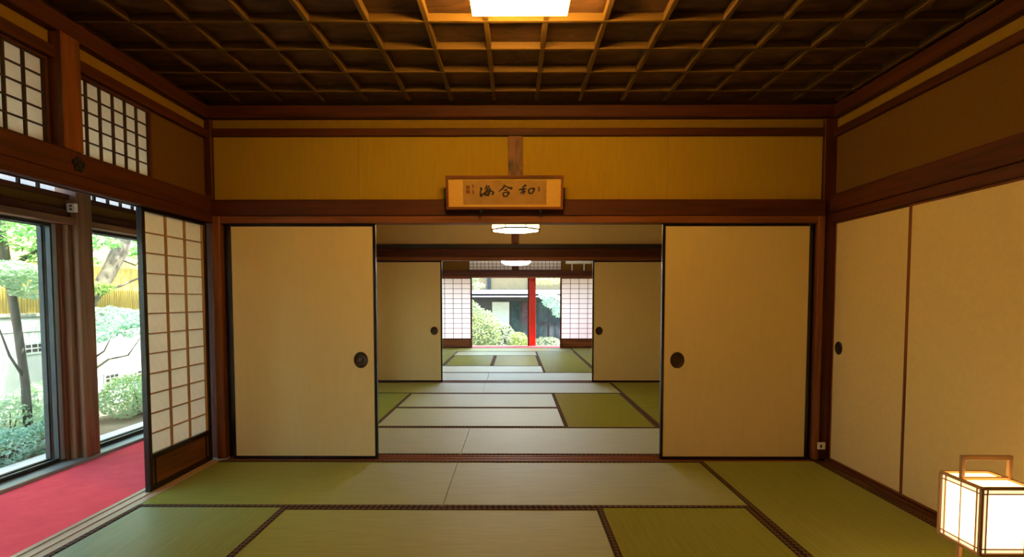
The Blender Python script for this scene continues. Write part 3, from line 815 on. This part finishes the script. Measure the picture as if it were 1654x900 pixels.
B('handle_bar', ax0 - 0.003, ax1 + 0.003, hy - 0.008, hy + 0.008, 0.570, 0.587, 'kumiko_x', al, 0.001)
B('handle_rail', ax0, ax1, hy - 0.006, hy + 0.006, az1, az1 + 0.012, 'kumiko_x', al, 0.001)

# ------------------------------------------------------------------ framed calligraphy
fc = E('framed_calligraphy', (-0.077, 3.985, 1.887), 'framed brush calligraphy in gold mount leaning over the lintel', 'picture frame')
fc.rotation_euler.x = R(11)
def FB(name, x0, x1, y0, y1, z0, z1, mat, parent=None, bev=0.001):
    o = bpy.data.objects.new(name, box_mesh(x1 - x0, y1 - y0, z1 - z0, mat, bev)); COL.objects.link(o)
    p = parent or fc; o.parent = p
    v = Vector(((x0 + x1) / 2, (y0 + y1) / 2, (z0 + z1) / 2))
    if p is not fc: v -= p.location
    o.location = v
    return o
hw, hh = 0.428, 0.240
FB('frame_bar', -hw, hw, -0.03, 0, hh - 0.018, hh, 'post_x'); FB('frame_bar', -hw, hw, -0.03, 0, 0, 0.018, 'post_x')
FB('frame_bar', -hw, -hw + 0.018, -0.03, 0, 0.018, hh - 0.018, 'post_z'); FB('frame_bar', hw - 0.018, hw, -0.03, 0, 0.018, hh - 0.018, 'post_z')
FB('mount', -hw + 0.018, hw - 0.018, -0.014, -0.004, 0.018, hh - 0.018, 'gold', None, 0)
pw0, pw1, pz0, pz1 = -0.304, 0.306, 0.034, 0.208
pap = FB('writing_paper', pw0, pw1, -0.0155, -0.0142, pz0, pz1, 'scroll', None, 0)
# target-photo proportions of the sheet: 136 x 41 units, characters drawn as brush strokes
def stroke(pts, wid, mat='ink', name='brush_stroke'):
    """pts in sheet units (0..136, 0..41 downward); widths in the same units"""
    n = len(pts)
    # resample smooth
    P2, W2 = [], []
    for i in range(n - 1):
        p0 = Vector(pts[max(i - 1, 0)]); p1 = Vector(pts[i]); p2 = Vector(pts[i + 1]); p3 = Vector(pts[min(i + 2, n - 1)])
        for k in range(5):
            t_ = k / 5
            P2.append(0.5 * ((2 * p1) + (-p0 + p2) * t_ + (2 * p0 - 5 * p1 + 4 * p2 - p3) * t_ ** 2 + (-p0 + 3 * p1 - 3 * p2 + p3) * t_ ** 3))
            W2.append(wid[i] * (1 - t_) + wid[i + 1] * t_)
    P2.append(Vector(pts[-1])); W2.append(wid[-1])
    sx = (pw1 - pw0) / 136.0; sz_ = (pz1 - pz0) / 41.0
    vs, fs = [], []
    for i, p in enumerate(P2):
        d = (P2[min(i + 1, len(P2) - 1)] - P2[max(i - 1, 0)]); d.normalize()
        nn = Vector((-d.y, d.x)) * W2[i] * 0.66
        for q_ in (p + nn, p - nn):
            vs.append((pw0 + q_.x * sx - pap.location.x, -0.0163 - pap.location.y, pz1 - q_.y * sz_ - pap.location.z))
    m_ = len(P2)
    vs2 = vs + [(x, y + 0.0007, z) for (x, y, z) in vs]
    for i in range(m_ - 1):
        a = 2 * i
        fs.append((a, a + 1, a + 3, a + 2))
        fs.append((a + 2 * m_, a + 2 + 2 * m_, a + 3 + 2 * m_, a + 1 + 2 * m_))
    me = bpy.data.meshes.new(name); me.from_pydata(vs2, [], fs); me.materials.append(M[mat])
    o = bpy.data.objects.new(name, me); COL.objects.link(o); o.parent = pap
    return o
# 海 (one end of the sheet)
stroke([(28.5, 12.0), (29.8, 14.5), (29.0, 17.5)], [1.6, 3.4, 2.0])
stroke([(28.6, 17.0), (28.4, 22.0), (29.2, 26.0), (31.0, 25.0), (34.0, 21.0)], [1.8, 2.2, 3.6, 2.6, 0.8])
stroke([(39.0, 7.5), (37.6, 11.5), (35.2, 16.0)], [0.9, 2.0, 1.0])
stroke([(38.0, 11.5), (41.5, 10.8), (43.5, 10.0)], [1.0, 2.2, 3.0])
stroke([(40.0, 13.0), (37.8, 19.0), (35.5, 24.0), (40.0, 24.5), (43.0, 21.0)], [1.6, 2.8, 2.6, 2.6, 1.4])
stroke([(39.0, 14.5), (44.0, 15.0), (43.0, 20.0), (41.0, 25.5), (39.0, 24.5)], [1.8, 2.6, 2.6, 2.2, 1.0])
stroke([(34.0, 21.0), (40.0, 19.0), (46.0, 18.2), (49.5, 21.0), (46.5, 25.0)], [1.2, 2.0, 1.8, 2.8, 1.4])
stroke([(40.8, 16.8), (41.6, 18.4)], [1.2, 1.8]); stroke([(39.8, 20.8), (40.8, 22.6)], [1.2, 1.8])
# 合 (middle)
stroke([(68.5, 8.0), (65.0, 13.5), (58.0, 19.0)], [2.8, 2.4, 1.0])
stroke([(68.0, 9.0), (73.0, 12.0), (80.5, 14.0)], [1.2, 2.2, 3.8])
stroke([(66.0, 17.0), (70.0, 16.2), (72.5, 16.4)], [1.4, 2.2, 2.4])
stroke([(65.0, 20.5), (65.8, 24.0), (67.0, 28.5)], [1.6, 2.2, 1.6])
stroke([(65.5, 21.2), (71.0, 20.0), (74.5, 21.0), (73.0, 24.5), (71.5, 28.0)], [1.4, 2.0, 3.2, 2.2, 1.4])
stroke([(66.5, 27.2), (72.0, 27.0)], [1.8, 1.8])
# 和 (other end)
stroke([(103.0, 7.8), (99.5, 10.2), (96.5, 11.5)], [3.0, 2.4, 1.0])
stroke([(91.0, 16.6), (96.0, 15.0), (103.0, 14.4)], [1.6, 2.6, 1.8])
stroke([(98.0, 10.0), (98.8, 17.0), (98.2, 24.0)], [1.4, 2.6, 1.8])
stroke([(98.2, 16.5), (95.5, 20.5), (93.0, 22.5)], [1.8, 2.0, 0.8])
stroke([(99.0, 17.0), (101.0, 19.5), (101.4, 20.6)], [1.2, 2.2, 2.4])
stroke([(106.6, 14.8), (107.2, 19.0), (108.0, 22.8)], [1.8, 2.4, 1.8])
stroke([(107.0, 15.4), (113.0, 13.8), (115.8, 14.8), (114.6, 18.5), (113.0, 22.6)], [1.4, 2.2, 3.2, 2.4, 1.6])
stroke([(107.8, 22.0), (113.4, 22.0)], [2.2, 2.0])
# seals and signature
def sealbox(x0, x1, y0, y1, nm):
    sx = (pw1 - pw0) / 136.0; sz_ = (pz1 - pz0) / 41.0
    FB(nm, pw0 + x0 * sx, pw0 + x1 * sx, -0.0162, -0.0155, pz1 - y1 * sz_, pz1 - y0 * sz_, 'seal', pap, 0)
sealbox(5.0, 11.0, 9.0, 15.0, 'seal_stamp'); sealbox(5.0, 11.0, 16.0, 22.5, 'seal_stamp'); sealbox(122.0, 125.2, 11.0, 19.0, 'seal_stamp')
stroke([(15.6, 7.0), (16.6, 10.5), (15.2, 13.5)], [1.2, 1.8, 0.8], 'seal'); stroke([(15.2, 16.0), (16.8, 19.5), (15.6, 24.0)], [1.0, 2.0, 0.8], 'seal')
for x in (-0.172, 0.262):
    FB('rest_hook', x - 0.012, x + 0.012, -0.036, 0.0, -0.022, 0.004, 'iron', None, 0.002)
    FB('rest_pin', x - 0.004, x + 0.004, -0.03, -0.022, -0.034, -0.018, 'iron', None, 0.001)
for x in (-hw, hw):
    FB('side_strip', x - 0.012, x + 0.012, 0.0, 0.03, 0.02, 0.155, 'iron', None, 0.002)  # black strip behind each side of the frame

# ------------------------------------------------------------------ sockets
so = E('wall_socket', (-3.25, 4.0, 1.895), 'small ivory socket high on the veranda post', 'socket')
B('plate', -3.31, -3.245, 3.955, 3.985, 1.865, 1.93, 'socketw', so, 0.004)
for z in (1.885, 1.91):
    B('slot', -3.285, -3.268, 3.952, 3.956, z - 0.006, z + 0.006, 'socketd', so, 0)
so = E('wall_socket', (2.31, 4.01, 0.085), 'small ivory socket low on the corner post beside the closet', 'socket')
B('plate', 2.295, 2.350, 4.002, 4.02, 0.085, 0.138, 'socketw', so, 0.003)
B('slot', 2.308, 2.322, 3.999, 4.003, 0.10, 0.122, 'socketd', so, 0)

# ------------------------------------------------------------------ garden beside the veranda
gw = E('garden_wall', (-6.6, 8, -0.47), 'grey concrete garden wall with small block vents', 'wall', S)
GX = -6.5
for i in range(12):
    y0 = 0.6 + 1.8 * i
    B('wall_slab', GX - 0.14, GX - 0.008, y0 + 0.001, y0 + 1.799, -0.47, 0.78, 'concrete', gw, 0.004)
    B('wall_slab', GX - 0.14, GX, y0 + 0.001, y0 + 1.799, 0.786, 0.985, 'concrete', gw, 0.004)
    B('coping', GX - 0.18, GX + 0.03, y0 + 0.001, y0 + 1.799, 0.985, 1.035, 'coping', gw, 0.008)
for (y, z) in ((7.16, 0.567), (8.52, -0.04), (9.24, -0.06), (10.6, 0.56), (5.4, -0.05)):
    v = B('vent_block', GX - 0.06, GX + 0.008, y - 0.17, y + 0.17, z - 0.085, z + 0.085, 'concrete', gw, 0.003)
    for i in range(3):
        for j in range(2):
            B('vent_hole', GX + 0.004, GX + 0.0095, y - 0.135 + i * 0.094, y - 0.135 + i * 0.094 + 0.076, z - 0.055 + j * 0.06, z - 0.055 + j * 0.06 + 0.045, 'socketd', v, 0)
fe = E('bamboo_fence', (GX - 0.06, 8.2, 1.035), 'yellow bamboo pole fence on top of the concrete wall', 'fence')
polemesh = None
y = 3.2; k = 0
while y < 13.2:
    h_ = 1.02 + 0.02 * math.sin(k * 2.1)
    if polemesh is None:
        po = lathe('bamboo_pole', [(0.0205, 0.0), (0.0205, 0.33), (0.0225, 0.335), (0.0205, 0.34), (0.0205, 0.70), (0.0225, 0.705), (0.0205, 0.71), (0.0205, 1.04)], 'bamboo', fe, (GX - 0.06, y, 1.035), '+z', 8)
        polemesh = po.data
    else:
        po = link('bamboo_pole', polemesh, fe, (GX - 0.06 + 0.004 * math.sin(k * 5.3), y, 1.035))
    po.rotation_euler.z = k * 1.3
    y += 0.0425; k += 1
for z in (1.25, 1.75):
    B('fence_rail', GX - 0.115, GX - 0.082, 3.1, 13.2, z, z + 0.05, 'bamboo', fe, 0.01)

def leaves(name, blobs, n, size, mat, parent, loc, flat=0.0, seed=1):
    rnd = random.Random(seed)
    vs, fs = [], []
    tot = sum(b_[1] * b_[2] * b_[3] for b_ in blobs)
    for (c, rx, ry, rz) in blobs:
        m_ = max(10, int(n * rx * ry * rz / tot))
        for _ in range(m_):
            while True:
                d = Vector((rnd.uniform(-1, 1), rnd.uniform(-1, 1), rnd.uniform(-1, 1)))
                if 0.15 < d.length < 1: break
            d = d.normalized() * (d.length ** 0.45)
            p = Vector(c) + Vector((d.x * rx, d.y * ry, d.z * rz)) - Vector(loc)
            t_ = Vector((rnd.gauss(0, 1), rnd.gauss(0, 1), rnd.gauss(0, 1) * (1 - flat))).normalized()
            nn = Vector((rnd.gauss(0, 1) * (1 - flat), rnd.gauss(0, 1) * (1 - flat), rnd.gauss(0, 1) + flat * 1.5)).normalized()
            s_ = t_.cross(nn)
            if s_.length < 0.1: continue
            s_.normalize()
            L_ = size * rnd.uniform(0.6, 1.3)
            i0 = len(vs)
            up_ = s_.cross(t_) * L_ * 0.12
            vs += [p - t_ * L_ * 0.5, p + s_ * L_ * 0.26 + up_, p + t_ * L_ * 0.5, p - s_ * L_ * 0.26 + up_]
            fs += [(i0, i0 + 1, i0 + 2), (i0, i0 + 2, i0 + 3)]
    o = mesh_obj(name, vs, fs, mat, parent, loc)
    o['kind'] = 'stuff'
    return o

def tree(loc, label, trunk, rad, branches, crowns, seed, name='garden_tree'):
    t_ = E(name, loc, label, 'tree')
    tube('trunk', trunk, rad, 'bark', t_, 10)
    for (pts, rr) in branches:
        tube('branch', pts, rr, 'bark', t_, 6)
    for k_, (blobs, n, size, mat, flat) in enumerate(crowns):
        leaves('foliage', blobs, n, size, mat, t_, loc, flat, seed + k_)
    return t_

def shrub(loc, label, blobs, n, size, mat, seed, extra=None, name='garden_shrub'):
    t_ = E(name, loc, label, 'shrub')
    l = Vector(loc)
    rnd = random.Random(seed)
    for k_ in range(7):
        b_ = blobs[k_ % len(blobs)]
        e_ = Vector(b_[0]) + Vector((rnd.uniform(-.5, .5) * b_[1], rnd.uniform(-.5, .5) * b_[2], rnd.uniform(0, .5) * b_[3]))
        tube('stem', [l + Vector((rnd.uniform(-.06, .06), rnd.uniform(-.06, .06), 0)), (l + e_) / 2 + Vector((0, 0, .03)), e_], [0.012, 0.009, 0.004], 'bark', t_, 5)
    leaves('foliage', blobs, n, size, mat, t_, loc, 0.2, seed)
    if extra:
        leaves('young_leaves', *extra, t_, loc, 0.2, seed + 50)
    return t_

G0 = -0.47
# slender tree seen in the large pane
tree((-5.42, 5.86, G0), 'slender grey-trunked tree standing before the vented wall',
     [(-5.42, 5.86, G0), (-5.42, 5.84, 0.3), (-5.44, 5.80, 0.9), (-5.46, 5.74, 1.5), (-5.50, 5.70, 2.0), (-5.55, 5.66, 2.9)], [0.044, 0.041, 0.039, 0.042, 0.055, 0.04],
     [([(-5.42, 5.83, 0.35), (-5.40, 5.65, 0.62), (-5.38, 5.50, 1.0)], [0.014, 0.012, 0.006]),
      ([(-5.46, 5.74, 1.55), (-5.3, 5.9, 1.75), (-5.2, 6.1, 1.9)], [0.03, 0.02, 0.01]),
      ([(-5.48, 5.72, 1.8), (-5.4, 5.5, 2.0), (-5.3, 5.3, 2.1)], [0.03, 0.02, 0.01])],
     [([((-5.3, 6.0, 1.85), 0.45, 0.5, 0.10), ((-5.2, 6.15, 1.68), 0.35, 0.40, 0.07), ((-5.35, 5.6, 2.05), 0.5, 0.6, 0.12), ((-5.4, 6.3, 2.15), 0.6, 0.6, 0.12)], 2600, 0.075, 'leaf_green', 0.7),
      ([((-5.2, 5.62, 1.42), 0.34, 0.34, 0.09), ((-5.15, 5.85, 1.30), 0.30, 0.34, 0.07), ((-5.2, 5.42, 1.52), 0.3, 0.3, 0.10)], 1500, 0.08, 'leaf_pale', 0.7),
      ([((-5.3, 6.9, 3.0), 0.6, 0.6, 0.25), ((-5.3, 8.0, 3.05), 0.6, 0.55, 0.25)], 420, 0.10, 'leaf_green', 0.6)], 11)  # last crown: unseen leaf patches added overhead to dapple the wall with shade
# leaning tree seen in the narrow pane
tree((-5.95, 7.05, G0), 'leaning brown trunk with bare side branch before the bamboo fence',
     [(-5.95, 7.0, G0), (-5.96, 7.15, 0.5), (-5.96, 7.45, 1.2), (-5.96, 7.78, 1.55), (-5.98, 8.08, 1.95), (-6.0, 8.4, 2.6)], [0.10, 0.095, 0.09, 0.10, 0.11, 0.09],
     [([(-5.95, 7.50, 1.30), (-5.9, 7.95, 1.42), (-5.85, 8.5, 1.62), (-5.8, 8.9, 1.85)], [0.022, 0.018, 0.013, 0.006]),
      ([(-5.95, 7.2, 1.5), (-5.93, 7.4, 1.75), (-5.9, 7.6, 2.1)], [0.02, 0.018, 0.01]),
      ([(-5.98, 8.0, 1.85), (-5.9, 8.3, 1.75), (-5.9, 8.6, 2.0)], [0.015, 0.012, 0.006])],
     [([((-5.9, 7.5, 2.02), 0.30, 0.35, 0.10), ((-5.85, 8.6, 1.95), 0.35, 0.35, 0.12)], 800, 0.08, 'leaf_green', 0.6),
      ([((-5.85, 7.42, 1.38), 0.20, 0.26, 0.09)], 320, 0.08, 'leaf_yellow', 0.6),
      ([((-5.35, 9.3, 3.0), 0.7, 0.7, 0.3), ((-5.3, 10.6, 3.0), 0.6, 0.6, 0.3)], 900, 0.10, 'leaf_green', 0.6)], 21)  # more leaves above the view, added for dappled shade on the wall
# little tree with twisted branches
tree((-5.75, 7.15, G0), 'small twisted tree with blue-green leaves against the lower vents',
     [(-5.75, 7.15, G0), (-5.75, 7.16, 0.05), (-5.74, 7.20, 0.45), (-5.76, 7.26, 0.75)], [0.028, 0.026, 0.022, 0.012],
     [([(-5.75, 7.18, 0.25), (-5.72, 7.45, 0.38), (-5.7, 7.8, 0.40), (-5.7, 8.05, 0.62)], [0.017, 0.014, 0.011, 0.006]),
      ([(-5.74, 7.20, 0.42), (-5.74, 7.4, 0.5), (-5.7, 7.5, 0.72)], [0.014, 0.010, 0.005]),
      ([(-5.74, 7.20, 0.35), (-5.8, 7.05, 0.6), (-5.8, 6.98, 0.85)], [0.014, 0.010, 0.005])],
     [([((-5.75, 7.5, 0.95), 0.35, 0.60, 0.16), ((-5.72, 7.9, 0.78), 0.28, 0.40, 0.12), ((-5.75, 7.2, 0.72), 0.25, 0.30, 0.10), ((-5.7, 8.3, 0.98), 0.28, 0.35, 0.10)], 1500, 0.075, 'leaf_blue', 0.5)], 31)
# shrubs along the apron
shrub((-5.72, 5.95, G0), 'pale shrub at the foot of the slender tree', [((-5.62, 5.80, -0.16), 0.30, 0.42, 0.34), ((-5.15, 6.10, -0.16), 0.22, 0.35, 0.30)], 2600, 0.06, 'leaf_pale', 41)
shrub((-5.28, 5.35, G0), 'low blue-green shrub at the edge of the stone apron', [((-5.24, 5.30, -0.30), 0.22, 0.42, 0.22), ((-5.2, 5.75, -0.30), 0.20, 0.2, 0.18)], 2000, 0.05, 'leaf_blue', 42)
shrub((-5.32, 4.55, G0), 'low blue-green shrub cut by the picture edge', [((-5.26, 4.55, -0.28), 0.24, 0.40, 0.24)], 1500, 0.05, 'leaf_blue', 47)
shrub((-5.78, 5.0, G0), 'taller pale shrub cut by the picture edge', [((-5.75, 5.0, -0.06), 0.28, 0.45, 0.42)], 1900, 0.06, 'leaf_pale', 43)
shrub((-6.1, 6.75, G0), 'green shrub against the wall behind the veranda post', [((-6.1, 6.75, -0.15), 0.28, 0.35, 0.32)], 1200, 0.06, 'leaf_pale', 44)
shrub((-5.5, 7.75, G0), 'rounded shrub under the small twisted tree', [((-5.55, 7.55, -0.17), 0.32, 0.42, 0.30), ((-5.6, 8.0, -0.22), 0.28, 0.3, 0.25)], 2400, 0.055, 'leaf_pale', 45, ([((-5.5, 7.55, -0.08), 0.3, 0.4, 0.25)], 500, 0.05, 'leaf_yellow'))
shrub((-5.75, 9.0, G0), 'shrub near the edge of the lattice door', [((-5.75, 9.0, -0.15), 0.34, 0.45, 0.32)], 1600, 0.06, 'leaf_pale', 46)
# trees beyond the fence
for k_, (x, y, z, rr, mt, lb) in enumerate(((-9.0, 7.5, 3.2, 1.5, 'leaf_green', 'bright green tree beyond the fence in the large pane'), (-9.5, 11.5, 3.4, 1.6, 'leaf_pale', 'pale tree beyond the fence in the narrow pane'), (-9.2, 15.0, 3.2, 1.6, 'leaf_green', 'green tree beyond the fence toward the far garden'))):
    tree((x, y, G0), lb, [(x, y, G0), (x + 0.05, y, 1.2), (x, y + 0.1, 2.4), (x, y, 3.4)], [0.14, 0.12, 0.10, 0.05], [],
         [([((x, y, z), rr, rr, rr * 0.62), ((x + 0.6, y + 0.8, z - 0.4), rr * 0.6, rr * 0.6, rr * 0.4)], 1800, 0.20, mt, 0.3)], 60 + k_)

# ------------------------------------------------------------------ far garden and house
shrub((-1.15, 16.2, G0), 'large pale flowering bush outside the far opening', [((-1.15, 16.2, 0.25), 0.75, 0.6, 0.72), ((-0.55, 16.0, 0.05), 0.6, 0.5, 0.52), ((-1.5, 16.3, 0.75), 0.5, 0.5, 0.5)], 4200, 0.10, 'leaf_far', 71, ([((-1.1, 15.9, 0.2), 0.7, 0.5, 0.6)], 700, 0.09, 'leaf_yellow'))
shrub((0.12, 16.0, G0), 'small yellow-green bush beside the red post', [((0.10, 16.0, -0.08), 0.32, 0.3, 0.32)], 800, 0.09, 'leaf_yellow', 72)
shrub((0.95, 16.1, G0), 'low pale bush on the other side of the red post', [((0.95, 16.1, -0.18), 0.5, 0.35, 0.28)], 900, 0.09, 'leaf_far', 73)
shrub((-0.35, 15.55, G0), 'low ground cover before the flowering bush', [((-0.6, 15.55, -0.36), 0.8, 0.3, 0.18)], 900, 0.08, 'leaf_dark', 74)
tree((1.75, 16.8, G0), 'blue-green tree spreading behind the far pink lattice door', [(1.75, 16.8, G0), (1.7, 16.8, 0.6), (1.6, 16.8, 1.3), (1.5, 16.8, 2.0)], [0.06, 0.055, 0.05, 0.03],
     [([(1.65, 16.8, 1.0), (1.3, 16.7, 1.2), (1.0, 16.6, 1.35)], [0.025, 0.018, 0.008])],
     [([((1.3, 16.7, 1.15), 0.45, 0.4, 0.22), ((1.5, 16.7, 0.85), 0.35, 0.35, 0.2), ((1.0, 16.6, 1.35), 0.3, 0.3, 0.14)], 1300, 0.10, 'leaf_blue', 0.4),
      ([((1.0, 16.9, 1.80), 0.5, 0.4, 0.12)], 350, 0.10, 'leaf_yellow', 0.4)], 81)
tree((-2.1, 16.9, G0), 'light green tree at the edge of the far opening', [(-2.1, 16.9, G0), (-2.0, 16.9, 0.7), (-1.8, 16.9, 1.4), (-1.6, 16.9, 2.0)], [0.05, 0.045, 0.04, 0.02], [],
     [([((-1.35, 16.8, 1.65), 0.4, 0.35, 0.15), ((-1.6, 16.8, 1.95), 0.5, 0.4, 0.2)], 700, 0.10, 'leaf_far', 0.4)], 83)
ho = E('neighbour_house', (0.5, 20, G0), 'dark low house with pale eave seen through the far opening', 'building')
B('wall', -5, 6, 20.0, 20.4, G0, 1.35, 'housedark', ho, 0)
B('upper_wall', -5, 6, 21.0, 21.3, 1.3, 2.35, 'housewall', ho, 0)
for x in (-2.6, -1.02, 0.6, 2.2):
    B('upper_post', x - 0.07, x + 0.07, 20.93, 21.0, 1.3, 2.35, 'housedark', ho, 0)
B('eave_board', -5, 6, 19.0, 19.06, 1.30, 1.42, 'eave', ho, 0.01)
vs = [(-5, 19.0, 1.42), (6, 19.0, 1.42), (6, 21.0, 1.62), (-5, 21.0, 1.62), (-5, 19.0, 1.36), (6, 19.0, 1.36), (6, 21.0, 1.56), (-5, 21.0, 1.56)]
mesh_obj('lower_roof', [Vector(v) - Vector((0.5, 20, 1.5)) for v in vs], [(0, 1, 2, 3), (7, 6, 5, 4), (0, 4, 5, 1), (1, 5, 6, 2), (2, 6, 7, 3), (3, 7, 4, 0)], 'roofing', ho, (0.5, 20, 1.5))
wdw = B('window', -0.86, -0.22, 19.96, 20.0, 0.25, 1.13, 'houseblind', ho, 0.003)
for (a, c) in ((-0.14, 0.5), (0.58, 1.2), (1.28, 1.95)):
    w_ = B('window', a, c, 19.96, 20.0, -0.3, 1.13, 'houseglass', ho, 0.003)
    B('window_bar', (a + c) / 2 - 0.012, (a + c) / 2 + 0.012, 19.945, 19.96, -0.3, 1.13, 'housedark', w_, 0)
